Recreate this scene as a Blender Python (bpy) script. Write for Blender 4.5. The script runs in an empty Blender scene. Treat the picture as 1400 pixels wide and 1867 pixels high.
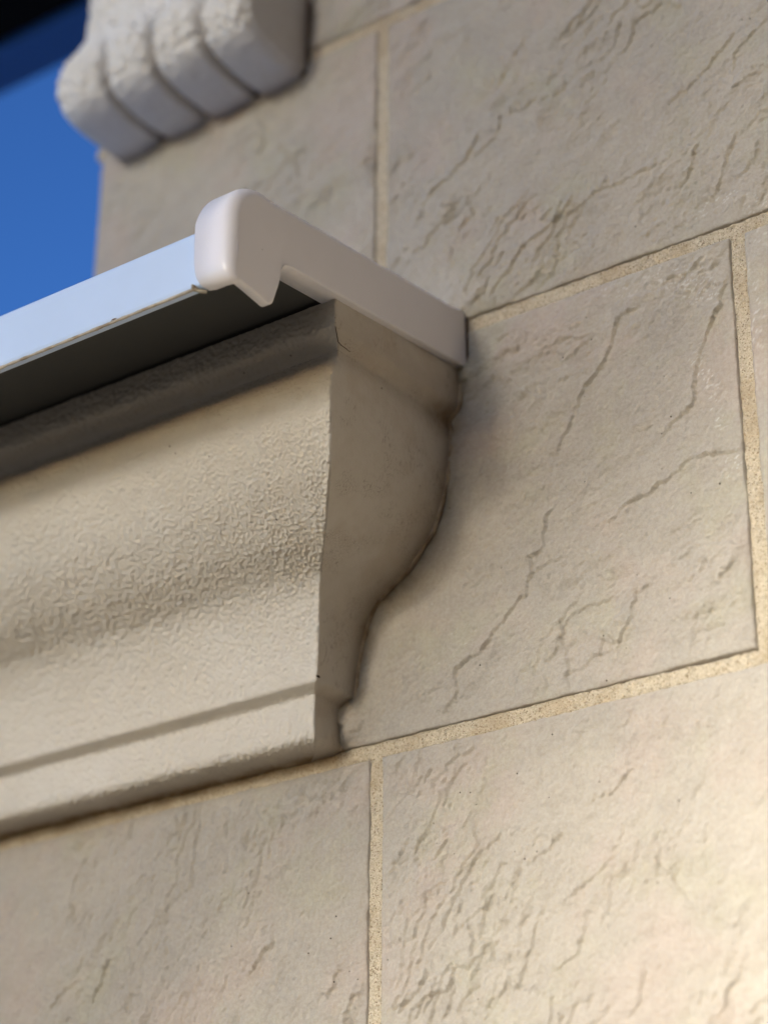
import bpy, bmesh, math
import numpy as np
from mathutils import Matrix, Vector

C = bpy.context.scene.collection
SC = bpy.context.scene
rad = math.radians

# ---------------------------------------------------------------- camera
YAW, PITCH, ROLL = -0.645952, 0.447040, 0.007832
CAM = (0.86804, -1.14538, -0.51237)
FPX = 4150.0
cy, sy, cp, sp = math.cos(YAW), math.sin(YAW), math.cos(PITCH), math.sin(PITCH)
fw = Vector((sy*cp, cy*cp, sp)); r0 = Vector((cy, -sy, 0)); u0 = r0.cross(fw)
cr, sr = math.cos(ROLL), math.sin(ROLL)
rt = cr*r0 + sr*u0; up = -sr*r0 + cr*u0
cd = bpy.data.cameras.new('camera'); cam = bpy.data.objects.new('camera', cd); C.objects.link(cam)
M = Matrix((rt, up, -fw)).transposed().to_4x4(); M.translation = Vector(CAM); cam.matrix_world = M
cd.sensor_fit = 'VERTICAL'; cd.sensor_height = 36.0; cd.sensor_width = 27.0
cd.lens = FPX/1867*36.0
cd.clip_start = 0.05; cd.clip_end = 5000
cd.dof.use_dof = True; cd.dof.focus_distance = 1.468
cd.dof.aperture_fstop = cd.lens/28.0
cd.dof.aperture_blades = 0
SC.camera = cam

# ---------------------------------------------------------------- sky, sun, exposure
SUN_EL, SUN_AZ = 14.0, -9.0          # azimuth: degrees from -Y (out of the wall) towards -X
sd = Vector((math.sin(rad(SUN_AZ))*math.cos(rad(SUN_EL)), -math.cos(rad(SUN_AZ))*math.cos(rad(SUN_EL)), math.sin(rad(SUN_EL))))
w = bpy.data.worlds.new('World'); SC.world = w; w.use_nodes = True
nt = w.node_tree; nt.nodes.clear()
sk = nt.nodes.new('ShaderNodeTexSky'); sk.sky_type = 'NISHITA'; sk.sun_disc = False
sk.sun_elevation = rad(SUN_EL)
sk.sun_rotation = math.atan2(sd.x, sd.y)
sk.air_density = 1.0; sk.dust_density = 1.0; sk.ozone_density = 5.0; sk.altitude = 50
bg = nt.nodes.new('ShaderNodeBackground'); bg.inputs['Strength'].default_value = 0.10
wo = nt.nodes.new('ShaderNodeOutputWorld')
gm = nt.nodes.new('ShaderNodeGamma'); gm.inputs[1].default_value = 1.5
nt.links.new(sk.outputs[0], gm.inputs[0]); nt.links.new(gm.outputs[0], bg.inputs[0]); nt.links.new(bg.outputs[0], wo.inputs[0])
sl = bpy.data.lights.new('sun', 'SUN'); sl.energy = 5.0; sl.angle = rad(7.5); sl.color = (1.0, 0.94, 0.84)
so = bpy.data.objects.new('sun', sl); C.objects.link(so)
so.rotation_euler = (-sd).to_track_quat('-Z', 'Y').to_euler()
SC.view_settings.view_transform = 'Standard'; SC.view_settings.look = 'None'
SC.view_settings.exposure = 0.45; SC.view_settings.gamma = 1
try:
    SC.cycles.use_denoising = True; SC.cycles.max_bounces = 8; SC.cycles.diffuse_bounces = 5
except Exception: pass

CR_S = [
 [(0.2159,0.2670),(0.2031,0.2652),(0.1971,0.2566),(0.1957,0.2424),(0.1868,0.2349),(0.1778,0.2232),(0.1666,0.2123),(0.1632,0.2009)],
 [(0.2871,0.2689),(0.2773,0.2538),(0.2737,0.2426),(0.2634,0.2257),(0.2562,0.2078),(0.2528,0.1848),(0.2485,0.1801),(0.2359,0.1721),(0.2266,0.1650)],
 [(0.2873,0.1380),(0.2739,0.1409),(0.2601,0.1411),(0.2463,0.1422),(0.2318,0.1339),(0.2194,0.1278),(0.2009,0.1233),(0.1924,0.1179),(0.1818,0.1118)],
 [(0.1490,0.1380),(0.1402,0.1305),(0.1376,0.1113),(0.1288,0.1058),(0.1271,0.0905),(0.1174,0.0793),(0.1064,0.0703),(0.0932,0.0580),(0.0866,0.0499),(0.0734,0.0472),(0.0654,0.0402),(0.0679,0.0272),(0.0599,0.0175),(0.0532,0.0083)],
 [(0.2663,0.3772),(0.2664,0.3647),(0.2591,0.3553),(0.2562,0.3477)],
 [(0.1677,0.3726),(0.1559,0.3591),(0.1398,0.3516),(0.1235,0.3442),(0.1149,0.3329)],
 [(0.0948,0.4583),(0.0774,0.4365),(0.0527,0.4223),(0.0408,0.4107)],
 [(-0.2282,-0.1064),(-0.2364,-0.1215),(-0.2467,-0.1355)],
 [(-0.0791,-0.1183),(-0.0953,-0.1270),(-0.1029,-0.1369)],
 [(0.0855,-0.1409),(0.0951,-0.1547),(0.1032,-0.1539),(0.1114,-0.1503)],
 [(0.0650,-0.1561),(0.0587,-0.1672),(0.0398,-0.1749),(0.0334,-0.1850)],
]
CR_M = [
 [(0.1649,0.2024),(0.1548,0.1849),(0.1493,0.1743)],
 [(0.2162,0.0644),(0.2040,0.0611),(0.2013,0.0449),(0.1926,0.0296),(0.1801,0.0408),(0.1761,0.0205)],
 [(0.1474,0.0583),(0.1501,0.0386),(0.1523,0.0175),(0.1520,0.0075)],
 [(0.1286,0.0960),(0.1393,0.0990),(0.1571,0.0990)],
 [(0.1305,0.0896),(0.1434,0.0921),(0.1578,0.0833),(0.1681,0.0791)],
 [(0.0810,0.4028),(0.0846,0.3887),(0.0744,0.3809),(0.0710,0.3692)],
 [(0.3258,0.4524),(0.3085,0.4434),(0.2996,0.4359),(0.2960,0.4202)],
 [(0.3008,0.4537),(0.2784,0.4362),(0.2605,0.4234),(0.2451,0.4185)],
 [(0.0298,-0.0676),(0.0167,-0.0855),(0.0087,-0.0899)],
 [(0.1017,-0.1682),(0.1176,-0.1756),(0.1333,-0.1804)],
 [(0.0461,-0.1585),(0.0355,-0.1691),(0.0164,-0.1793)],
 [(0.1617,-0.1453),(0.1515,-0.1604),(0.1355,-0.1714)],
 [(0.1421,-0.0835),(0.1359,-0.0912),(0.1223,-0.0982)],
 [(0.0883,-0.1215),(0.0778,-0.1250),(0.0682,-0.1312)],
 [(0.1010,0.2581),(0.1232,0.2337),(0.1441,0.2194)],
 [(0.1218,0.2694),(0.1208,0.2689),(0.1199,0.2657)],
 [(0.2532,-0.0322),(0.2304,-0.0343),(0.2115,-0.0284)],
 [(-0.0258,-0.1409),(-0.0314,-0.1544),(-0.0366,-0.1608)],
 [(-0.0065,-0.1544),(-0.0186,-0.1704),(-0.0229,-0.1789)],
 [(0.1987,-0.0523),(0.1826,-0.0631),(0.1626,-0.0680)],
 [(0.1846,-0.1051),(0.1608,-0.1180),(0.1407,-0.1284)],
 [(0.2039,-0.1034),(0.2215,-0.1250),(0.2316,-0.1433)],
 [(0.2003,-0.1759),(0.1939,-0.1912),(0.1897,-0.2019)],
 [(-0.2615,-0.0257),(-0.2752,-0.0560),(-0.2620,-0.0823)],
 [(-0.2841,-0.1343),(-0.2720,-0.1203),(-0.2561,-0.1187)],
 [(0.1118,0.4656),(0.1042,0.4447),(0.0872,0.4373)],
 [(0.2362,0.3725),(0.2099,0.3696),(0.1879,0.3715)],
 [(0.1969,0.3747),(0.1742,0.3656),(0.1627,0.3587)],
 [(0.2758,0.3261),(0.2877,0.3517),(0.2976,0.3762)],
 [(0.1324,0.5252),(0.1224,0.5099),(0.1100,0.4957),(0.1049,0.4856)],
 [(0.1023,0.3316),(0.0904,0.3178),(0.0865,0.3116)],
 [(0.1429,0.4693),(0.1309,0.4624),(0.1166,0.4612)],
]
# ---------------------------------------------------------------- numpy noise
def _h(ix, iy, s):
    v = (ix.astype(np.int64)*374761393 + iy.astype(np.int64)*668265263 + s*974634777) & 0xffffffff
    v = ((v ^ (v >> 13))*1274126177) & 0xffffffff
    v = ((v ^ (v >> 16))*2246822519) & 0xffffffff
    return ((v ^ (v >> 15)) & 0xffffff)/float(0xffffff)
def pn(x, y, s=0):                      # gradient noise, about -0.7..0.7
    ix = np.floor(x); iy = np.floor(y); fx = x-ix; fy = y-iy
    ux = fx*fx*fx*(fx*(fx*6-15)+10); uy = fy*fy*fy*(fy*(fy*6-15)+10)
    def g(a, b):
        t = _h(ix+a, iy+b, s)*2*np.pi
        return np.cos(t)*(fx-a)+np.sin(t)*(fy-b)
    return (g(0,0)*(1-ux)+g(1,0)*ux)*(1-uy)+(g(0,1)*(1-ux)+g(1,1)*ux)*uy
def fbm(x, y, s=0, o=4, g=0.5):
    r = 0; a = 1; 
    for k in range(o):
        r = r + a*pn(x, y, s+k*17); x = x*2.03+3.1; y = y*2.03-1.7; a *= g
    return r
def sst(a, b, x):
    t = np.clip((x-a)/(b-a), 0, 1); return t*t*(3-2*t)
def cells(x, y, s=0):
    """distance to the nearest border between scattered cells"""
    ix = np.floor(x); iy = np.floor(y); f1 = np.full(x.shape, 9.0); px = np.zeros_like(x); py = np.zeros_like(x); P = []
    for a in (-1, 0, 1):
        for b in (-1, 0, 1):
            qx = ix+a+_h(ix+a, iy+b, s); qy = iy+b+_h(ix+a, iy+b, s+7); P.append((qx, qy))
            d = np.hypot(qx-x, qy-y); m = d < f1
            f1 = np.where(m, d, f1); px = np.where(m, qx, px); py = np.where(m, qy, py)
    e = np.full(x.shape, 9.0)
    for qx, qy in P:
        dx = qx-px; dy = qy-py; L = np.hypot(dx, dy)
        v = ((px+qx)/2-x)*dx/np.maximum(L, 1e-6)+((py+qy)/2-y)*dy/np.maximum(L, 1e-6)
        e = np.where(L > 1e-5, np.minimum(e, v), e)
    return e
def seg_dist(X, Z, pl):
    """distance, signed side and 0..1 run along a polyline"""
    D = np.full(X.shape, 9.0); S = np.zeros(X.shape); T = np.zeros(X.shape)
    n = len(pl)-1
    for k in range(n):
        a = np.array(pl[k]); b = np.array(pl[k+1]); d = b-a; L = math.hypot(*d)
        t = np.clip(((X-a[0])*d[0]+(Z-a[1])*d[1])/L**2, 0, 1)
        qx = X-a[0]-t*d[0]; qz = Z-a[1]-t*d[1]; q = np.hypot(qx, qz)
        m = q < D
        D = np.where(m, q, D); S = np.where(m, d[0]*qz-d[1]*qx, S); T = np.where(m, (k+t)/n, T)
    return D, S, T

# ---------------------------------------------------------------- object helpers
def props(o, label=None, cat=None, group=None, kind=None):
    if label: o['label'] = label
    if cat: o['category'] = cat
    if group: o['group'] = group
    if kind: o['kind'] = kind
    return o
def thing(name, label, cat, loc, group=None):
    o = bpy.data.objects.new(name, None); C.objects.link(o); o.location = loc; o.empty_display_size = .05
    return props(o, label, cat, group, 'thing')
def link(name, me, mat, parent=None):
    if mat: me.materials.append(mat)
    o = bpy.data.objects.new(name, me); C.objects.link(o)
    if parent is not None: o.parent = parent
    return o
def off(parent):
    p = Vector((0,0,0))
    while parent is not None: p += parent.location; parent = parent.parent
    return p
def mesh_np(name, V, F, mat, parent=None, smooth=True, attrs=None):
    """V (n,3) world metres, F (m,4) quads"""
    V = np.asarray(V, np.float32) - np.array(off(parent), np.float32)
    F = np.asarray(F, np.int32)
    me = bpy.data.meshes.new(name)
    me.vertices.add(len(V)); me.vertices.foreach_set('co', V.ravel())
    me.loops.add(F.size); me.loops.foreach_set('vertex_index', F.ravel())
    k = F.shape[1]
    me.polygons.add(len(F)); me.polygons.foreach_set('loop_start', np.arange(len(F), dtype=np.int32)*k)
    me.polygons.foreach_set('loop_total', np.full(len(F), k, np.int32))
    me.polygons.foreach_set('use_smooth', np.full(len(F), smooth))
    if attrs:
        for n, a in attrs.items():
            at = me.attributes.new(n, 'FLOAT', 'POINT'); at.data.foreach_set('value', np.asarray(a, np.float32).ravel())
    me.update(calc_edges=True); me.validate()
    return link(name, me, mat, parent)
def grid_faces(nu, nv, base=0, flip=False):
    i = np.arange(nu-1)[:, None]*nv + np.arange(nv-1)[None, :] + base
    f = np.stack([i, i+nv, i+nv+1, i+1], -1).reshape(-1, 4)
    return f[:, ::-1] if flip else f
def box_mesh(name, lo, hi, mat, parent=None, bevel=0.0, rot=None):
    bm = bmesh.new(); bmesh.ops.create_cube(bm, size=1)
    lo, hi = Vector(lo), Vector(hi); o0 = off(parent)
    for v in bm.verts: v.co = Vector([(lo[i]+hi[i])/2 + v.co[i]*(hi[i]-lo[i]) for i in range(3)]) - o0
    if bevel: bmesh.ops.bevel(bm, geom=bm.edges[:], offset=bevel, segments=2, affect='EDGES')
    me = bpy.data.meshes.new(name); bm.to_mesh(me); bm.free()
    return link(name, me, mat, parent)
def tube(name, pts, rfun, mat, parent=None, seg=10, closed=True):
    pts = [Vector(p) for p in pts]; V = []; n = len(pts)
    for i, p in enumerate(pts):
        t = (pts[min(i+1, n-1)]-pts[max(i-1, 0)]).normalized()
        a = t.cross(Vector((0.13, 1, 0.21))).normalized(); b = t.cross(a)
        r = rfun(i)
        for k in range(seg):
            q = 2*math.pi*k/seg; V.append(p + a*math.cos(q)*r + b*math.sin(q)*r)
    F = []
    for i in range(n-1):
        for k in range(seg): F.append((i*seg+k, i*seg+(k+1)%seg, (i+1)*seg+(k+1)%seg, (i+1)*seg+k))
    return mesh_np(name, np.array(V), np.array(F), mat, parent)

# ---------------------------------------------------------------- materials
class N:
    def __init__(s, name, rough=0.8, spec=0.3):
        s.m = bpy.data.materials.new(name); s.m.use_nodes = True; s.t = s.m.node_tree; s.t.nodes.clear()
        s.b = s.new('ShaderNodeBsdfPrincipled'); s.o = s.new('ShaderNodeOutputMaterial')
        s.t.links.new(s.b.outputs[0], s.o.inputs[0])
        s.b.inputs['Roughness'].default_value = rough; s.b.inputs['Specular IOR Level'].default_value = spec
        s.co = s.new('ShaderNodeTexCoord').outputs['Object']; s.lastb = None
    def new(s, k): return s.t.nodes.new(k)
    def set(s, sock, v):
        if hasattr(v, 'is_linked') or hasattr(v, 'links'): s.t.links.new(v, sock)
        else: sock.default_value = v
    def map(s, scale=(1,1,1), rot=(0,0,0), vec=None):
        m = s.new('ShaderNodeMapping'); s.set(m.inputs[0], vec or s.co)
        m.inputs['Scale'].default_value = scale; m.inputs['Rotation'].default_value = rot; return m.outputs[0]
    def noise(s, scale, detail=4, rough=0.55, vec=None, dist=0.0, col=False):
        n = s.new('ShaderNodeTexNoise'); s.set(n.inputs['Vector'], vec or s.co)
        n.inputs['Scale'].default_value = scale; n.inputs['Detail'].default_value = detail
        n.inputs['Roughness'].default_value = rough; n.inputs['Distortion'].default_value = dist
        return n.outputs['Color' if col else 'Fac']
    def voro(s, scale, feature='F1', vec=None, out='Distance', rnd=1.0):
        n = s.new('ShaderNodeTexVoronoi'); n.feature = feature; s.set(n.inputs['Vector'], vec or s.co)
        n.inputs['Scale'].default_value = scale; n.inputs['Randomness'].default_value = rnd
        return n.outputs[out]
    def rng(s, v, a, b, c=0.0, d=1.0, smooth=True):
        n = s.new('ShaderNodeMapRange'); n.interpolation_type = 'SMOOTHSTEP' if smooth else 'LINEAR'
        s.set(n.inputs['Value'], v); n.inputs['From Min'].default_value = a; n.inputs['From Max'].default_value = b
        n.inputs['To Min'].default_value = c; n.inputs['To Max'].default_value = d; return n.outputs[0]
    def math(s, op, a, b=0.0):
        n = s.new('ShaderNodeMath'); n.operation = op; s.set(n.inputs[0], a); s.set(n.inputs[1], b); return n.outputs[0]
    def mix(s, f, a, b, mode='MIX'):
        n = s.new('ShaderNodeMix'); n.data_type = 'RGBA'; n.blend_type = mode
        s.set(n.inputs['Factor'], f); s.set(n.inputs['A'], a); s.set(n.inputs['B'], b)
        return [o for o in n.outputs if o.type == 'RGBA'][0]
    def mix_(s, f, a, b, mode='MIX'):
        n = s.new('ShaderNodeMixRGB'); n.blend_type = mode
        s.set(n.inputs[0], f); s.set(n.inputs[1], a); s.set(n.inputs[2], b); return n.outputs[0]
    def attr(s, name):
        n = s.new('ShaderNodeAttribute'); n.attribute_name = name; return n.outputs['Fac']
    def sep(s, v):
        n = s.new('ShaderNodeSeparateXYZ'); s.set(n.inputs[0], v); return n.outputs
    def bump(s, h, dist, strength=1.0):
        n = s.new('ShaderNodeBump'); s.set(n.inputs['Height'], h); n.inputs['Distance'].default_value = dist
        n.inputs['Strength'].default_value = strength
        if s.lastb is not None: s.t.links.new(s.lastb, n.inputs['Normal'])
        s.lastb = n.outputs[0]; s.t.links.new(s.lastb, s.b.inputs['Normal'])
    def col(s, v): s.set(s.b.inputs['Base Color'], v)
def c4(r, g, b): return (r, g, b, 1.0)

def mat_stone():
    n = N('riven_stone', 0.8, 0.2)
    a = n.noise(7, 3); b = n.noise(16, 4, .6); c = n.noise(60, 5, .65); d = n.noise(420, 3, .7)
    v = n.mix_(n.rng(a, .35, .65), STONE_A, STONE_B)
    v = n.mix_(n.rng(n.noise(11, 3, .5, n.map((1,1,1), (.3,.2,.7))), .50, .66, 0, .75), v, STONE_PINK)
    v = n.mix_(n.rng(b, .50, .68, 0, .7), v, STONE_GREEN)
    v = n.mix_(n.rng(c, .3, .72, 0, .22), v, c4(.27,.235,.19))
    v = n.mix_(n.rng(d, .35, .65, 0, .16), v, c4(.62,.58,.50))
    # tiny dark pits
    pit = n.rng(n.voro(95), .035, .075, 1, 0); pm = n.rng(n.noise(23, 2, .5), .5, .58)
    pit = n.math('MULTIPLY', pit, pm)
    tn = n.attr('tint')
    hs = n.new('ShaderNodeHueSaturation'); n.set(hs.inputs['Value'], n.rng(tn, 0, 1, .97, 1.05, False)); hs.inputs['Saturation'].default_value = 1.0; n.set(hs.inputs['Color'], v); v = hs.outputs[0]
    v = n.mix_(pit, v, c4(.10,.075,.055))
    scuff = n.attr('scuff')
    v = n.mix_(n.math('MULTIPLY', scuff, .45), v, c4(.74,.72,.67))
    dirt_shade = n.attr('dirt_shade')
    v = n.mix_(n.math('MULTIPLY', dirt_shade, .8), v, c4(.20,.15,.095))
    n.col(v)
    n.bump(n.noise(95, 5, .6, dist=.4), .0014, .8)
    n.bump(n.noise(330, 5, .68), .0008, 1.0)
    n.bump(n.noise(1000, 3, .6), .0004, .9)
    n.bump(pit, -.0012, .8)
    n.set(n.b.inputs['Roughness'], n.rng(c, .3, .7, .74, .92))
    return n.m
STONE_A = c4(.396,.354,.292); STONE_B = c4(.346,.311,.262); STONE_PINK = c4(.398,.330,.276); STONE_GREEN = c4(.366,.338,.252)

def mat_mortar():
    n = N('sand_mortar', 0.95, 0.1)
    g = n.voro(1150, out='Color'); s = n.sep(g)
    v = n.mix_(n.rng(s[0], 0, 1, 0, 1, False), c4(.52,.435,.305), c4(.70,.61,.46))
    v = n.mix_(n.rng(s[1], .88, .93, 0, .8), v, c4(.24,.165,.10))
    v = n.mix_(n.rng(n.noise(28, 4), .45, .7, 0, .55), v, c4(.46,.35,.22))
    v = n.mix_(n.math('MULTIPLY', n.attr('dirt_shade'), .85), v, c4(.22,.15,.085))
    n.col(v)
    n.bump(n.noise(300, 5, .75), .0020, 1.0)
    n.bump(n.voro(900), .0009, .8)
    return n.m

def mat_plaster(name, crackle=1.0, smoothx=False, stain=False, base=(.61,.57,.505)):
    n = N(name, 0.85, 0.14)
    v = n.mix_(n.rng(n.noise(9, 4), .35, .65), c4(*base), c4(base[0]*.94, base[1]*.925, base[2]*.90))
    v = n.mix_(n.rng(n.noise(120, 4, .6), .4, .8, 0, .25), v, c4(base[0]*.78, base[1]*.74, base[2]*.68))
    dirt_shade = n.attr('dirt_shade')
    dn = n.math('MULTIPLY', dirt_shade, n.rng(n.noise(45, 4, .6), .25, .6, .55, 1.0))
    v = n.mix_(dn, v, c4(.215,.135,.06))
    pit = n.math('MULTIPLY', n.rng(n.voro(70), .03, .07, 1, 0), n.rng(n.noise(30, 2), .5, .6))
    v = n.mix_(n.math('MULTIPLY', pit, .9), v, c4(.08,.055,.04))
    # hairlines and rubbed patches of the end return
    ret = n.attr('ret')
    hv = n.map((520, 520, 45)); hl = n.math('MULTIPLY', n.rng(n.voro(1, 'DISTANCE_TO_EDGE', hv), .012, .05, 1, 0), n.rng(n.noise(38, 3, .6), .50, .60))
    hl = n.math('MULTIPLY', hl, ret)
    v = n.mix_(n.math('MULTIPLY', hl, .45), v, c4(.16,.10,.06))
    v = n.mix_(n.math('MULTIPLY', n.rng(n.noise(26, 4, .6), .5, .68), n.math('MULTIPLY', ret, .25)), v, c4(base[0]*.74, base[1]*.62, base[2]*.50))
    n.col(v)
    n.bump(n.noise(420, 4, .65), .00042*crackle, .9)
    n.bump(n.noise(600, 3, .6), .0003, .7)
    n.bump(pit, -.001, .7)
    return n.m
# ================================================================ ground and roof setting
def mat_ground():
    n = N('dark_ground', .95, .1)
    n.col(n.mix_(n.rng(n.noise(1.5, 6), .4, .65), c4(.10,.088,.07), c4(.14,.12,.09)))
    n.bump(n.noise(30, 5), .02, .6); return n.m
S = 400.0
g = mesh_np('ground', [(-S,-S,-2.1),(S,-S,-2.1),(S,S,-2.1),(-S,S,-2.1)], [(0,1,2,3)], mat_ground(), None, False)
g['kind'] = 'structure'

# ================================================================ the stone wall
ST = mat_stone(); MO = mat_mortar()
WALL = thing('stone_wall', 'pale grey riven stone block wall with sandy mortar joints filling the picture', 'wall', (0.3, 0.06, -2.1))
HB, LB, J = .300, .582, .0115           # course height, block length, joint
XE = -.303                              # where the upper wall ends
SCUFFS = [(.245,.279,.030,.010,-.45),(.262,.262,.018,.009,-.4),(.268,.170,.004,.018,.25),(.279,.132,.012,.007,.6),(.202,.284,.02,.005,-.3),(.300,.23,.008,.04,0),(.276,.325,.022,.006,.25),(.262,.20,.006,.02,.5),(.31,.30,.012,.02,0)]

def field(X, Z, seed):
    """outward height of the riven face and the scuff mask"""
    wx = X + .0016*fbm(X*150, Z*150, 5, 3); wz = Z + .0016*fbm(X*150, Z*150, 9, 3)
    an_ = rad(40+24*math.sin(seed*1.9)); ca, sa = math.cos(an_), math.sin(an_)
    a = wx*ca + wz*sa; b = -wx*sa + wz*ca
    h = .0030*fbm(X*5, Z*5, seed+1, 3)
    q = fbm(a*7, b*17, seed+3, 5, .52)*5.2
    fl = np.floor(q); fr = q-fl
    ter = fl + sst(.0, .09, fr)*1.0
    cov = sst(.02, .32, fbm(X*6, Z*6, seed+8, 3)+.12)
    # the block beside the cornice is calmer than the others
    calm = 1-.68*np.exp(-(((X-.12)/.14)**2+((Z-.15)/.12)**2)) - .65*np.exp(-(((X+.20)/.22)**2+((Z+.11)/.10)**2))
    h = h + .00200*ter*cov*calm + .00022*q*(1-cov)
    q2 = fbm(a*38, b*75, seed+21, 4, .55)*3.0
    f2 = q2-np.floor(q2)
    m2 = sst(.05, .3, fbm(X*14, Z*14, seed+31, 2))
    h = h + .00088*(np.floor(q2)+sst(0, .14, f2))*m2*(.4+.6*calm)
    h = h + 0.00135*fbm(X*60, Z*60, seed+41, 4, .6) + .00065*fbm(a*260, b*420, seed+51, 3, .6)
    for L, k in [(c, 1.0) for c in CR_S] + [(c, .72) for c in CR_M]:
        P = np.array(L); mg = .035
        if P[:,0].max()+mg < X.min() or P[:,0].min()-mg > X.max() or P[:,1].max()+mg < Z.min() or P[:,1].min()-mg > Z.max(): continue
        jx = X + .0034*fbm(X*80, Z*80, 61, 5, .62); jz = Z + .0034*fbm(X*80, Z*80, 71, 5, .62)
        D, S_, T = seg_dist(jx, jz, L)
        if P[-1,1] > P[0,1]: S_ = -S_
        tap = sst(0, .12, T)*sst(1, .88, T) if True else 1
        tap = (np.clip(T/.10, 0, 1)*np.clip((1-T)/.10, 0, 1))**.6
        vary = .65+.7*sst(-.3, .4, pn(T*9, T*0+3.3, 77))
        kk = k*tap*vary
        # the run goes downwards: side < 0 is the left / upper side, it stands proud
        side = np.where(S_ < 0, 1.0, 0.0)
        h = h + kk*(.0024*side*np.exp(-D/.009) + .0007*side*np.exp(-D/.0025) - .0007*np.exp(-(D/.0009)**2))
    sc = np.zeros_like(X)
    for (sx, sz, rx, rz, an) in SCUFFS:
        dx = X-sx; dz = Z-sz; c_, s_ = math.cos(an), math.sin(an)
        u = (dx*c_+dz*s_)/rx; v = (-dx*s_+dz*c_)/rz
        st = fbm((dx*c_+dz*s_)*150, (-dx*s_+dz*c_)*620, 91, 4, .6)
        sc = np.maximum(sc, sst(.26, .40, st)*np.exp(-(u*u+v*v)**1.5))
    st = fbm(X*210+Z*50, Z*230, 95, 4, .6)
    sc = np.maximum(sc, .5*sst(.78, .95, st+.35*fbm(X*9, Z*9, 97, 2)))
    return h, sc
def chip_line(t, seed):
    return .0008*fbm(t*14, t*0+seed*2.7, seed+5, 2) + .0010*fbm(t*60, t*0+seed*1.7, seed, 4, .6)
def dirt_shade_field(X, Z):
    # grime where the return meets the wall; shadow line under the cornice painted in too
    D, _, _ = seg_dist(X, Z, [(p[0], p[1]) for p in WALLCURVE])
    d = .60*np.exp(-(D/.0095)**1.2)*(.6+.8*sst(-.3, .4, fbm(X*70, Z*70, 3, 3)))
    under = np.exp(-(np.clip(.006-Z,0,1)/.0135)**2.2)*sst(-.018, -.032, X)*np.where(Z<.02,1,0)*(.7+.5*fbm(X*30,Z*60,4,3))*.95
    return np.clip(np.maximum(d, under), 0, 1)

def block(x0, x1, z0, z1, seed, step):
    x0 += J/2; x1 -= J/2; z0 += J/2; z1 -= J/2
    nx = max(4, int((x1-x0)/step)); nz = max(4, int((z1-z0)/step))
    U, W_ = np.meshgrid(np.linspace(0, 1, nx), np.linspace(0, 1, nz), indexing='ij')
    X = x0+(x1-x0)*U; Z = z0+(z1-z0)*W_
    # ragged arrises
    X = X + (1-U)*chip_line(Z, seed+1) + U*chip_line(Z, seed+2)
    Z = Z + (1-W_)*chip_line(X, seed+3) + W_*chip_line(X, seed+4)
    h, sc = field(X, Z, seed*13)
    ed = np.minimum(np.minimum(X-x0, x1-X), np.minimum(Z-z0, z1-Z)); ed = np.clip(ed, 0, None)
    h = h*sst(-.004, .010, ed)*1.0 - .0009*np.exp(-ed/.0012)
    Y = -h - .0012
    V = np.stack([X, Y, Z], -1).reshape(-1, 3)
    F = grid_faces(nx, nz)
    # sides running back into the joint
    idx = np.arange(nx*nz).reshape(nx, nz)
    ring = np.concatenate([idx[:, 0], idx[-1, 1:], idx[-2::-1, -1], idx[0, -2:0:-1]])
    B = V[ring].copy(); B[:, 1] = .035
    b0 = len(V); m = len(ring); k = np.arange(m)
    Fs = np.stack([ring, b0+k, b0+(k+1) % m, ring[(k+1) % m]], -1)
    V = np.concatenate([V, B]); F = np.concatenate([F, Fs])
    dirt_shade = dirt_shade_field(V[:, 0], V[:, 2])
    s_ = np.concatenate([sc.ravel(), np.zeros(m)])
    return mesh_np('stone_block', V, F, ST, WALL, True, {'scuff': s_, 'dirt_shade': dirt_shade, 'tint': np.full(len(V), (seed*0.381) % 1.0)})

# cornice section: x where each level meets the wall, projection d, height z
SEC = [(.0710,.1430,.2560),(.0708,.1425,.2480),(.0702,.1420,.2410),(.0692,.1400,.2362),(.0655,.1325,.2325),(.0618,.1272,.2295),
       (.0616,.1270,.2262),(.0632,.1312,.2190),(.0628,.1345,.2094),(.0610,.1335,.1960),(.0592,.1300,.1810),(.0544,.1235,.1648),(.0484,.1160,.1494),(.0377,.1045,.1362),
       (.0257,.0910,.1234),(.0122,.0764,.1150),(.0005,.0638,.1072),(-.0065,.0556,.0963),(-.0110,.0503,.0824),(-.0146,.0465,.0699),(-.0163,.0445,.0562),
       (-.0172,.0437,.0480),(-.0176,.0434,.0428),(-.0178,.0431,.0412),(-.0186,.0420,.0402),(-.0250,.0350,.0374),(-.0268,.0332,.0362),
       (-.0272,.0327,.0345),(-.0274,.0325,.0250),(-.0276,.0322,.0150),(-.0279,.0312,.0085),(-.0296,.0285,.0058),(-.0340,.0230,.0045),(-.0430,.0110,.0040),(-.0560,.0000,.0036)]
WALLCURVE = [(a, c) for a, b, c in SEC[:32]]

vis = .00105
rows = {
 -3: ([-2.037,-1.455,-.873,-.291,.291,.873,1.455], .02), -2: ([-1.746,-1.164,-.582,0,.582,1.164,1.746], .02),
 -1: None, 0: None, 1: None, 2: None }
sd_ = 1
def put(x0, x1, r, step):
    global sd_
    sd_ += 1; block(x0, x1, r*HB, (r+1)*HB, sd_, step)
for r in range(-7, -1):
    s0 = 0 if r % 2 else -.291
    for k in range(-3, 3): put(s0+k*LB, s0+(k+1)*LB, r, .02)
for x0, st in [(-1.746,.02),(-1.164,.01),(-.582,vis),(0,vis),(.582,.01),(1.164,.02)]: put(x0, x0+LB, -1, st)
for x0, st in [(-1.455,.02),(-.873,.02),(-.291,vis),(.291,.0016),(.873,.02)]: put(x0, x0+LB, 0, st)
for x0, x1, st in [(XE,0,.0014),(0,.582,vis),(.582,1.164,.01),(1.164,1.746,.02)]: put(x0, x1, 1, st)
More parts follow.
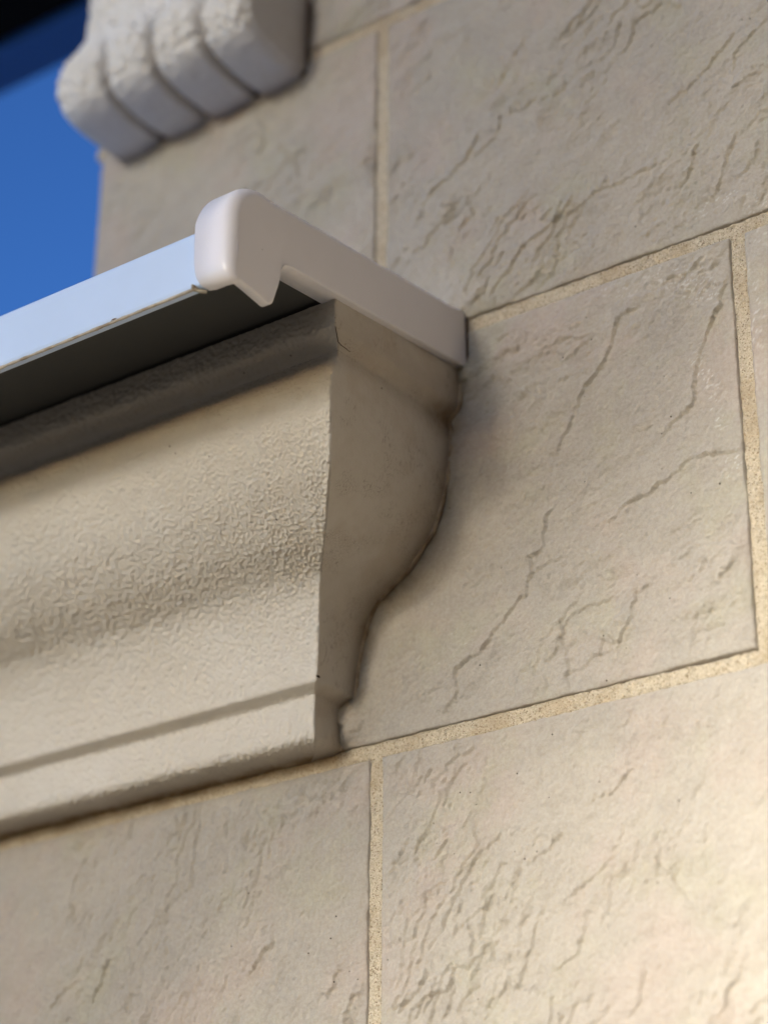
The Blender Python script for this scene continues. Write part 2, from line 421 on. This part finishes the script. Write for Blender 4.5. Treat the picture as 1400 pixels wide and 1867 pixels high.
for x0, x1, st in [(XE,.29,.0016),(.29,.873,.004),(.873,1.455,.02)]: put(x0, x1, 2, st)
for x0, x1, st in [(XE,0,.01),(0,.582,.02),(.582,1.164,.02),(1.164,1.746,.02)]: put(x0, x1, 3, st)

# mortar: strips between the blocks, slightly hollow, with a gap under the upper arris
def mortar():
    Vs, Fs, Ds = [], [], []; n0 = 0
    def strip(x0, x1, z0, z1, step, horiz):
        nonlocal n0
        L = (x1-x0) if horiz else (z1-z0); Wd = (z1-z0) if horiz else (x1-x0)
        nu = max(2, int(L/step)); nv = 15
        U, Vv = np.meshgrid(np.linspace(0, 1, nu), np.linspace(0, 1, nv), indexing='ij')
        X = x0+(x1-x0)*(U if horiz else Vv); Z = z0+(z1-z0)*(Vv if horiz else U)
        e = np.abs(Vv-.5)*2
        h = .0001 + .0015*fbm(X*130, Z*130, 7, 4, .65) + .0006*fbm(X*420, Z*420, 27, 2) + .0010*fbm(X*25, Z*25, 8, 2)
        h -= .0035*sst(.80, 1.0, e)
        if horiz: h -= .0035*sst(.78, .92, Vv)*(.6+.8*sst(-.2,.3,fbm(X*12, Z*0+.5, 19, 3)))
        else: h -= .0025*(1-sst(.08, .2, Vv))
        V = np.stack([X, -h, Z], -1).reshape(-1, 3)
        Vs.append(V); Fs.append(grid_faces(nu, nv, n0, flip=not horiz)); n0 += len(V)
    w2 = J/2+.0016
    for r in range(-6, 4):
        xa = XE if r >= 1 else -2.0
        st = .0012 if -1 <= r <= 2 else .05
        if r == 1: xa = XE+.001
        if -1 <= r <= 2: strip(max(xa, -.6), .6, r*HB-w2, r*HB+w2, st, True); strip(.6, 1.7, r*HB-w2, r*HB+w2, .05, True)
        else: strip(xa, 1.7, r*HB-w2, r*HB+w2, st, True)
        if r in (0, -1): strip(-2.0, -.6, r*HB-w2, r*HB+w2, .05, True)
    for r in range(-7, 4):
        s0 = 0 if r % 2 else -.291
        if r == 2: s0 = .29
        xs = [s0+k*LB for k in range(-3, 4)]
        for x in xs:
            if x < -2 or x > 1.7: continue
            if r >= 1 and x < XE+.05: continue
            near = -1 <= r <= 2 and -.6 < x < .5
            strip(x-w2, x+w2, r*HB+w2-.006, (r+1)*HB-w2+.004, .0012 if near else .05, False)
    V = np.concatenate(Vs); F = np.concatenate(Fs)
    return mesh_np('mortar', V, F, MO, WALL, True, {'dirt_shade': dirt_shade_field(V[:,0], V[:,2])})
mortar()
box_mesh('wall_core', (XE+.004, .012, .262), (1.74, .14, 1.19), MO, WALL)
box_mesh('wall_core', (-2.03, .012, -2.1), (1.74, .14, .2585), MO, WALL)

# ================================================================ the cornice
PL = mat_plaster('painted_plaster')
COR = thing('cornice', 'cream painted plaster cornice with crackled curved front returning into the stone wall', 'cornice', (-.5, 0, .004))
def resample(P, step):
    P = np.array(P); d = np.r_[0, np.cumsum(np.linalg.norm(np.diff(P[:, 1:], axis=0), axis=1))]
    n = max(4, int(d[-1]/step)); t = np.linspace(0, d[-1], n)
    return np.stack([np.interp(t, d, P[:, k]) for k in range(3)], -1)
def smooth_sec(P, it=2):
    P = np.array(P, float)
    for _ in range(it):
        Q = [P[0]]
        for a, b in zip(P[:-1], P[1:]): Q += [a*.75+b*.25, a*.25+b*.75]
        Q.append(P[-1]); P = np.array(Q)
    return P
FULL = smooth_sec(SEC, 2)
FULL = resample(FULL, .00075)
def sweep(name, P, first=False):
    """front run along x, mitre, and return into the wall"""
    n = len(P)
    # outward normal of the section in the (d,z) plane
    T = np.gradient(P[:, 1:], axis=0); T /= np.linalg.norm(T, axis=1)[:, None]+1e-9
    nd = -T[:, 1]; nz = T[:, 0]
    far = np.linspace(-2.0, -.50, 26)[:-1]; near = np.r_[np.arange(-.50, -.26, .0013), np.arange(-.26, -.0001, .00075)]
    V = []; D = []; R = []
    us = []
    # front columns: parameter s in [0,1) from x=-2 to the mitre
    cols = np.concatenate([far, near])
    nf = len(cols); nr = 150
    A = np.zeros((nf+nr, n, 3)); NRM = np.zeros_like(A)
    for i, xc in enumerate(cols):
        # columns end on the mitre: shear the last 0.2 m
        t = sst(-.30, 0, np.array(xc))
        X = xc + (P[:, 0])*1.0*t
        A[i, :, 0] = X; A[i, :, 1] = -P[:, 1]; A[i, :, 2] = P[:, 2]
        NRM[i, :, 1] = -nd; NRM[i, :, 2] = nz
    for j in range(nr):
        t = (j)/(nr-1)
        A[nf+j, :, 0] = P[:, 0]; A[nf+j, :, 1] = -P[:, 1]*(1-t) + .003*t; A[nf+j, :, 2] = P[:, 2] + .074*.1425*t*sst(.238, .256, P[:, 2])
        NRM[nf+j, :, 0] = nd; NRM[nf+j, :, 2] = nz
    # soften the corner
    m = (NRM[nf-1]+NRM[nf]); m /= np.linalg.norm(m, axis=1)[:, None]
    for q, wgt in ((nf-1, .5), (nf, 1), (nf+1, .4)):
        NRM[q] = m if q == nf else NRM[q]
    A[nf] -= m*.0007
    X, Y, Z = A[..., 0], A[..., 1], A[..., 2]
    onret = (np.arange(nf+nr) >= nf)[:, None]*np.ones_like(X)
    run = np.where(onret > 0, Y*1.0+2.0, X)       # along-surface coordinate
    sv = np.cumsum(np.r_[0, np.linalg.norm(np.diff(P[:, 1:], axis=0), axis=1)])[None, :]*np.ones_like(X)
    h = .0004*fbm(run*14, sv*14, 5, 3) + .00045*fbm(run*70, sv*70, 12, 4, .6)*np.where(onret > 0, .6, 1.2)
    if nf: 
        edge = np.exp(-np.abs(np.arange(nf+nr)-nf)/3.0)[:, None]
        h = h + edge*.0010*fbm(sv*160, run*0+.7, 44, 3, .6)
    # stucco grain everywhere, raised crackle near the corner of the front
    wx_ = run*1.0 + .0010*fbm(run*150, sv*150, 31, 2); wy_ = sv*1.0 + .0010*fbm(run*150, sv*150, 37, 2)
    e1 = cells(wx_*265, wy_*265, 3)/265; e2 = cells(wx_*420+5, wy_*420, 8)/420
    fr_ = 1-onret
    near_c = np.exp(-((X-.05)/.17)**2)*sst(.226, .195, Z)
    gate = sst(-.35, .0, fbm(run*40, sv*40, 51, 3))
    lowz = .45+.55*sst(.05, .10, Z)
    h = h + fr_*near_c*lowz*(.00095*np.exp(-(e1/.00048)**1.5)*(.35+.65*gate) + .00030*np.exp(-(e2/.0004)**1.5))
    h = h + (fr_*.00066+.00016)*fbm(run*270, sv*270, 61, 3, .6)*(1.25-.6*near_c) + (fr_*.00036+.00010)*fbm(run*520, sv*520, 71, 2)
    h = h*(1-.75*np.exp(-((Z-.0395)/.0035)**2))*(1-.6*np.exp(-((Z-.229)/.004)**2))
    # worn cracks along the crease at the return
    A = A + NRM*h[..., None]
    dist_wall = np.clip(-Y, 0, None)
    dirt_shade = np.where(onret > 0, .85*np.exp(-(dist_wall/.009)**1.2)*(.7+.5*fbm(Z*40, Y*40, 6, 3)), 0)
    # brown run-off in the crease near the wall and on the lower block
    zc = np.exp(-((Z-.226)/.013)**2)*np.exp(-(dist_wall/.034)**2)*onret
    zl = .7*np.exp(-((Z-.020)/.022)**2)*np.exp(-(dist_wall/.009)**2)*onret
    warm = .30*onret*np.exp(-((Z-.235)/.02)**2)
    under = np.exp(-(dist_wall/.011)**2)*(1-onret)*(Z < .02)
    dirt_shade = np.clip(np.maximum.reduce([dirt_shade, zc, zl, warm*.8, under]), 0, 1)
    # crackle: strong towards the corner of the front, faint on the return and the top band
    rough = np.where(onret > 0, .10+.35*sst(.19,.25,Z), .22+1.0*np.exp(-((X-.03)/.14)**2)*sst(.232,.19,Z))
    V = A.reshape(-1, 3)
    return mesh_np(name, V, grid_faces(nf+nr, n, flip=False), PL, COR, True, {'dirt_shade': dirt_shade, 'rough': rough, 'ret': onret})
ia = int(np.argmin(np.abs(FULL[:, 2]-.2275))); ib = int(np.argmin(np.abs(FULL[:, 2]-.0362)))
sweep('top_band', FULL[:ia+1]); sweep('curved_moulding', FULL[ia:ib+1]); sweep('base_moulding', FULL[ib:])
# sealant line in the corner against the stone
def bead(name, pts, r, mat, parent, seed=1):
    P = np.array(pts); d = np.r_[0, np.cumsum(np.linalg.norm(np.diff(P, axis=0), axis=1))]
    n = int(d[-1]/.0015)+2; t = np.linspace(0, d[-1], n)
    Q = np.stack([np.interp(t, d, P[:, k]) for k in range(3)], -1)
    nn = fbm(t*90, t*0+seed, seed, 3)
    return tube(name, [tuple(q) for q in Q], lambda i: r*(1+.5*nn[i]), mat, parent, 8)
def mat_seal(c, name='brown_sealant'):
    n = N(name, .8, .2); n.col(n.mix_(n.rng(n.noise(90, 4), .35, .65), c4(*c), c4(c[0]*.6, c[1]*.55, c[2]*.5)))
    n.bump(n.noise(300, 4), .001, .7); return n.m
SEAL = mat_seal((.42,.33,.23))
bead('sealant', [(a+.0004, -.0012, z) for a, z in WALLCURVE], .0016, SEAL, COR, 3)
# small holes and the split at the crease of the mitre
DK = N('dark_hole', .95, .05); DK.col(c4(.045,.03,.02)); DK = DK.m
def split(name, pts, r):
    return tube(name, pts, lambda i: r*(1-abs(i/(len(pts)-1)-.4)*1.1)+.0001, DK, COR, 6)
split('split', [(.0690,-.1395,.2370),(.0680,-.1372,.2345),(.0668,-.1345,.2322),(.0655,-.1318,.2302),(.0652,-.1280,.2294),(.0655,-.1240,.2290),(.0653,-.1190,.2287)], .00022)
split('split', [(-.0174,-.0436,.0438),(-.0172,-.0420,.0436),(-.0173,-.0405,.0435)], .0009)

# ================================================================ the sill
def mat_gloss(name, c, rough=.28, spec=.5, spots=True):
    n = N(name, rough, spec)
    v = n.mix_(n.rng(n.noise(14, 3), .4, .65, 0, .12), c4(*c), c4(c[0]*.8, c[1]*.78, c[2]*.74))
    if spots:
        pit = n.math('MULTIPLY', n.rng(n.voro(60), .02, .05, 1, 0), n.rng(n.noise(17, 2), .52, .6))
        v = n.mix_(n.math('MULTIPLY', pit, .8), v, c4(.12,.09,.07))
        # short scratches
        sv = n.map((55, 400, 400)); scr = n.math('MULTIPLY', n.rng(n.voro(1, vec=sv), .03, .09, 1, 0), n.rng(n.noise(20, 2), .55, .6))
        v = n.mix_(n.math('MULTIPLY', scr, .45), v, c4(.3,.3,.3))
    n.col(v); n.bump(n.noise(35, 2), .0004, .35); return n.m
PVC = mat_gloss('white_plastic', (.85,.82,.835), .28)
ALU = mat_gloss('pale_blue_coated_metal', (.54,.67,.88), .42)
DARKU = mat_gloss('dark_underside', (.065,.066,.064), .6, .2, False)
SIL = thing('sill', 'pale blue metal sill with white plastic end cap on top of the cornice', 'sill', (-.5, 0, .2685))
k_ = .078
def prism(name, prof, x0, x1, mat, parent, ns=1, smooth=False, caps=True):
    """(y,z) outline extruded along x"""
    bm = bmesh.new(); o0 = off(parent)
    A = [bm.verts.new(Vector((x0, y, z))-o0) for y, z in prof]; B = [bm.verts.new(Vector((x1, y, z))-o0) for y, z in prof]
    n = len(prof)
    for i in range(n):
        f = bm.faces.new((A[i], A[(i+1) % n], B[(i+1) % n], B[i])); f.smooth = smooth
    if caps: bm.faces.new(A[::-1]); bm.faces.new(B)
    bmesh.ops.recalc_face_normals(bm, faces=bm.faces[:])
    me = bpy.data.meshes.new(name); bm.to_mesh(me); bm.free()
    return link(name, me, mat, parent)
def arc(cy_, cz, r, a0, a1, n=8):
    return [(cy_+r*math.cos(rad(a0+(a1-a0)*i/n)), cz+r*math.sin(rad(a0+(a1-a0)*i/n))) for i in range(n+1)]
# board: sloping top, rounded nose, front face 41 mm high, hollow behind
top0 = (.004, .2815)
board = [top0] + arc(-.2465, .2585, .0040, 85, 178, 6) + [(-.2505,.2560),(-.2505,.2232)] + [(-.2500,.2214),(-.2485,.2204),(-.2440,.2204),(-.2432,.2225),(-.2432,.2500),(-.2395,.2525),(.004,.2715)]
bo = prism('sill_board', board, -2.0, .0700, ALU, SIL)
for p_ in bo.data.polygons: p_.use_smooth = False
# inner side of the nose and the underside, much darker than the board
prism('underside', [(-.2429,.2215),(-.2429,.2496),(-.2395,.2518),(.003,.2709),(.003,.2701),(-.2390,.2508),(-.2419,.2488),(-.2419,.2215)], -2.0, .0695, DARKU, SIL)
bead('film_edge', [(-2.0,-.2494,.2203),(-.45,-.2494,.2203),(.0475,-.2494,.2203)], .0010, mat_seal((.55,.50,.42), 'torn_film'), SIL, 9)
for xx, ln in ((-.022,.0022),):
    tube('rust_spot', [(xx-ln,-.2506,.2212),(xx,-.2509,.2210),(xx+ln,-.2506,.2212)], lambda i: (.0002,.0005,.0002)[i], mat_seal((.16,.08,.04), 'rust'), SIL, 6)
# end cap
OUT = []   # (y, z, edge radius, skirt back x)
B0, B1, B2 = .0465, .0700, .0600
def add(y, z, r, b): OUT.append((y, z, r, b))
add(.0, .3120, .004, .058)
for i in range(1, 12): 
    t = i/12; add(-.212*t, .3120-.0180*t, .0045+.003*t, .058)
for i_, (y, z) in enumerate(arc(-.2230, .2630, .0312, 78, 178, 16)): add(y, z, .0078, .058-.011*(i_/16)**1.3)
add(-.2543, .2480, .0078, .0470); add(-.2543, .2360, .0078, .0475); add(-.2541, .2285, .0072, .0485)
add(-.2534, .2240, .0064, .0495); add(-.2518, .2203, .0052, .0510); add(-.2493, .2182, .0042, .0525)
add(-.2466, .2170, .0034, .0545); add(-.2445, .2172, .0026, .0585); add(-.2432, .2182, .0018, .0660)
add(-.2418, .2186, .0014, B1); add(-.2340, .2176, .0014, B1); add(-.2270, .2166, .0014, B1)
for y, z in arc(-.2165, .2212, .0062, 250, 345, 8): add(y, z, .0016, B1)
add(-.2085, .2260, .0014, B1); add(-.2062, .2330, .0014, B1); add(-.2045, .2400, .0014, B1); add(-.2035, .2450, .0014, B1-.001); add(-.2026, .2475, .0014, B1-.002)
add(-.2010, .2494, .0014, B1-.004); add(-.1990, .2505, .0014, B1-.006); add(-.1965, .2511, .0014, B1-.008); add(-.1940, .2515, .0014, B2)
for i in range(1, 12): t = i/11; add(-.195+.195*t, .2514+.0156*t, .0014, B2)
OUTN = len(OUT)
def end_cap():
    P = np.array([(a, b) for a, b, _, _ in OUT]); n = len(P)
    E = np.roll(P, -1, 0)-np.roll(P, 1, 0); E /= np.linalg.norm(E, axis=1)[:, None]
    Nn = np.stack([E[:, 1], -E[:, 0]], -1)       # inward or outward
    cen = P.mean(0)
    area = .5*np.sum(P[:, 0]*np.roll(P[:, 1], -1)-np.roll(P[:, 0], -1)*P[:, 1])
    inw = Nn*(-1 if area > 0 else 1)             # inward normal
    XO = .0765; bm = bmesh.new(); o0 = off(SIL); rings = []
    R_ = [r for _, _, r, _ in OUT]; Bk = [b for _, _, _, b in OUT]
    K = 10
    rings.append([bm.verts.new(Vector((min(Bk[i], XO-R_[i]-.001), P[i, 0], P[i, 1]))-o0) for i in range(n)])
    for k in range(K+1):
        ph = math.pi/2*k/K; rg = []
        for i in range(n):
            q = P[i]+inw[i]*R_[i]*(1-math.cos(ph))
            rg.append(bm.verts.new(Vector((XO-R_[i]*(1-math.sin(ph)), q[0], q[1]))-o0))
        rings.append(rg)
    for a, b in zip(rings[:-1], rings[1:]):
        for i in range(n):
            f = bm.faces.new((a[i], a[(i+1) % n], b[(i+1) % n], b[i])); f.smooth = True
    f = bm.faces.new(rings[-1]); f.smooth = False
    bmesh.ops.triangulate(bm, faces=[f], ngon_method='EAR_CLIP')
    bmesh.ops.recalc_face_normals(bm, faces=bm.faces[:])
    me = bpy.data.meshes.new('end_cap'); bm.to_mesh(me); bm.free()
    o = link('end_cap', me, PVC, SIL)
    s = o.modifiers.new('thickness', 'SOLIDIFY'); s.thickness = .0018; s.offset = -1
    return o
end_cap()
bead('sealant_scrap', [(.0455,-.2512,.2222),(.0440,-.2502,.2200),(.0475,-.2470,.2188),(.0500,-.2440,.2190)], .0013, mat_seal((.46,.42,.34), 'old_sealant'), SIL, 5)
bead('sealant', [(.0772,-.0006,.3150),(.0774,-.0010,.30),(.0772,-.0008,.285),(.0768,-.0010,.268)], .0007, mat_seal((.16,.11,.08), 'dark_sealant'), SIL, 8)
# coping behind the sill, on the lower wall left of the upper wall
box_mesh('coping', (-2.0, .0045, .2590), (XE-.004, .20, .2812), ALU, SIL, .003)

# ================================================================ the corbel
CP = mat_plaster('rough_painted_plaster', 1.2, base=(.73,.705,.66))
COB = thing('corbel', 'rough white fluted corbel with rolled lower end, high on the upper stone wall', 'corbel', (-.1775, 0, .583))
def corbel():
    prof = [(-.0500,.96),(-.0500,.80),(-.0495,.70),(-.0500,.684),(-.0530,.670),(-.0610,.655),(-.0710,.641),(-.0778,.626),(-.0790,.611),(-.0755,.5985),(-.0690,.5900),(-.0560,.5845),(-.0380,.5815),(-.0180,.5810),(.002,.5825)]
    P = smooth_sec([(0, -y, z) for y, z in prof], 2); P = resample(P, .0013)
    n = len(P); T = np.gradient(P[:, 1:], axis=0); T /= np.linalg.norm(T, axis=1)[:, None]
    nd = -T[:, 1]; nz = T[:, 0]
    nx = 170; xs = np.linspace(-.281, -.075, nx)
    X = xs[:, None]*np.ones((1, n)); Dd = np.ones((nx, 1))*P[:, 1][None]; Z = np.ones((nx, 1))*P[:, 2][None]
    sv = np.cumsum(np.r_[0, np.linalg.norm(np.diff(P[:, 1:], axis=0), axis=1)])[None]*np.ones_like(X)
    h = np.zeros_like(X); fr_ = sst(.588, .605, Z)
    for gx, zh in ((-.226,.656),(-.176,.676),(-.124,.700)):
        c = gx + .016*sst(zh-.020, zh+.004, Z)**1.6
        prof_ = np.exp(-(np.abs(X-c)/(.0030+.0012*fr_))**2.2)
        h -= .0125*prof_*sst(zh+.008, zh+.002, Z)
        h += .0055*np.exp(-((X-c-.021)/.017)**2)*np.exp(-((Z-zh+.020)/.017)**2)
    h -= .006*np.exp(-((X+.214)/.004)**2)*np.exp(-((Z-.70)/.012)**2)
    for c0 in (-.2535, -.201, -.150, -.0995): h += .0032*np.cos(np.clip((X-c0)/.026, -1, 1)*math.pi/2)*sst(.70, .66, Z)
    # rounded arrises
    for xe, wd in ((-.281,.0050), (-.075,.0035)): h -= .006*np.exp(-(np.abs(X-xe)/wd)**1.4)
    fr = sst(.588, .600, Z)
    h += (.0042*fbm(X*150, sv*150, 3, 3, .6)+.0016*fbm(X*45, sv*45, 6, 3)+.0012*fbm(X*330, sv*330, 9, 2))*(.22+.78*fr)
    bx = np.sign(X+.178)*0
    A = np.stack([X, -(Dd+nd*h), Z+nz*h], -1)
    V = A.reshape(-1, 3); F = grid_faces(nx, n)
    idx = np.arange(nx*n).reshape(nx, n); V = list(map(tuple, V)); F = [tuple(f) for f in F]
    out = []
    for edge, fl in ((0, True), (nx-1, False)):
        m = 40; base = len(V)
        for i in range(n):
            a = A[edge, i]
            for q in range(1, m+1):
                t = q/m; jj = .0007*float(fbm(np.array(a[1]*(1-t)*60+edge), np.array(a[2]*60), 13, 3))*math.sin(math.pi*t)
                V.append((a[0]+jj*(1 if edge else -1), a[1]*(1-t)+.004*t, a[2]))
        for i in range(n-1):
            for q in range(m):
                g_ = lambda ii, qq: idx[edge, ii] if qq == 0 else base+ii*m+qq-1
                f = (g_(i, q), g_(i, q+1), g_(i+1, q+1), g_(i+1, q))
                F.append(f[::-1] if fl else f)
    V = np.array(V); nn = len(V)
    gr = np.zeros(nn); rough = np.full(nn, .55)
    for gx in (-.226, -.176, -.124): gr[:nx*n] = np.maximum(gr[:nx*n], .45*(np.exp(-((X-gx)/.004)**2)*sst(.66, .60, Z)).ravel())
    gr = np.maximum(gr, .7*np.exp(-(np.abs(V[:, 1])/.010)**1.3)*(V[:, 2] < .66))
    rough[:nx*n] = (.2+1.3*fr).ravel()*1.0
    return mesh_np('fluted_body', V, np.array(F), CP, COB, True, {'dirt_shade': gr, 'rough': rough})
corbel()
bead('sealant', [(-.275,-.001,.5845),(-.178,-.001,.5840),(-.078,-.001,.5835),(-.0735,-.001,.60),(-.0735,-.001,.95)], .0022, mat_seal((.17,.12,.08), 'corbel_sealant'), COB, 4)

# ================================================================ roof eave above
BK = N('black_soffit', .9, .1); BK.col(BK.mix_(BK.rng(BK.noise(6), .4, .6), c4(.006,.006,.006), c4(.010,.010,.010))); BK = BK.m
GB = N('dark_blue_gutter_paint', .5, .3); GB.col(GB.mix_(GB.rng(GB.noise(5), .4, .6), c4(.05,.20,.55), c4(.06,.22,.60))); GB = GB.m
EAV = thing('roof_eave', 'black roof eave with dark blue gutter, blurred in the top left corner', 'eave', (-.4, .1, .95))
EZ = .955
box_mesh('soffit', (-1.5, -.015, EZ), (1.9, .158, EZ+.06), BK, EAV, .004)
prism('gutter', [(.1600,EZ-.003),(.2170,EZ-.003),(.2215,EZ+.001),(.2225,EZ+.006),(.2225,EZ+.062),(.2175,EZ+.062),(.2175,EZ+.004),(.1640,EZ+.004),(.1640,EZ+.058),(.1600,EZ+.058)], -1.5, 1.9, GB, EAV)

# ================================================================ light blockers added out of view: a wall on the right, a cloth in front
BR = N('blocker_brown', .95, .1); BR.col(BR.mix_(BR.rng(BR.noise(4, 5), .35, .65), c4(.050,.034,.026), c4(.065,.044,.032))); BR.bump(BR.noise(120, 4), .003, .6); BR = BR.m
sw = thing('side_blocker', 'unseen dark brown wall added on the right to dim the surfaces facing it', 'wall', (1.4, -1.6, -2.1))
box_mesh('blocker_wall', (1.30, -4.6, -2.1), (1.55, .2, 4.2), BR, sw)
box_mesh('blocker_cap', (1.26, -4.65, 4.203), (1.59, .25, 4.27), BK, sw, .01)
def sun_blocker():
    # an unseen cloth added to block the sun; its slanting lower edge leaves the lower right of the wall in the sun
    dist = 2.9
    n = sd; a = Vector((0,0,1)).cross(n).normalized(); b = n.cross(a).normalized()   # a: towards the viewer's right as seen by the sun
    E0, E1 = Vector((.04, 0, -.158)), Vector((.32, 0, .092))      # shadow edge runs through these points of the wall
    e = (E1-E0).normalized()
    P = [E0-e*1.5, E0+e*1.0, E0+e*1.0+Vector((-.7,0,1.3)), E0-e*1.5+Vector((-1.0,0,1.7))]
    pts = [p_ + n*dist for p_ in P]
    cen = sum(pts, Vector())/4
    t = thing('sun_blocker', 'unseen grey sheet on poles, added in front of the wall to block the sun', 'light blocker', (cen.x, cen.y, -2.1))
    m = N('grey_cloth', .9, .1); m.col(m.mix_(m.rng(m.noise(40), .4, .6), c4(.22,.21,.20), c4(.26,.25,.24)))
    # the added blocker is part transparent: lets about a sixth of the light through
    tr = m.new('ShaderNodeBsdfTransparent'); mx = m.new('ShaderNodeMixShader'); mx.inputs[0].default_value = .55
    m.t.links.new(tr.outputs[0], mx.inputs[1]); m.t.links.new(m.b.outputs[0], mx.inputs[2]); m.t.links.new(mx.outputs[0], m.o.inputs[0])
    nu = 24; V = []
    for i in range(nu+1):
        for j in range(nu+1):
            u, v = i/nu, j/nu
            q = pts[0]*(1-u)*(1-v)+pts[1]*u*(1-v)+pts[2]*u*v+pts[3]*(1-u)*v
            V.append(q - Vector((0,0,.10))*math.sin(math.pi*u)*math.sin(math.pi*v))
    cl = mesh_np('cloth', np.array(V), grid_faces(nu+1, nu+1), m.m, t)
    cl.modifiers.new('t', 'SOLIDIFY').thickness = .004
    pm = N('grey_post', .5, .4); pm.col(pm.mix_(pm.noise(20), c4(.2,.2,.2), c4(.25,.25,.25)))
    for q in pts:
        tube('post', [(q.x, q.y, -2.1), (q.x, q.y, q.z+.1)], lambda i: .03, pm.m, t, 12)
sun_blocker()
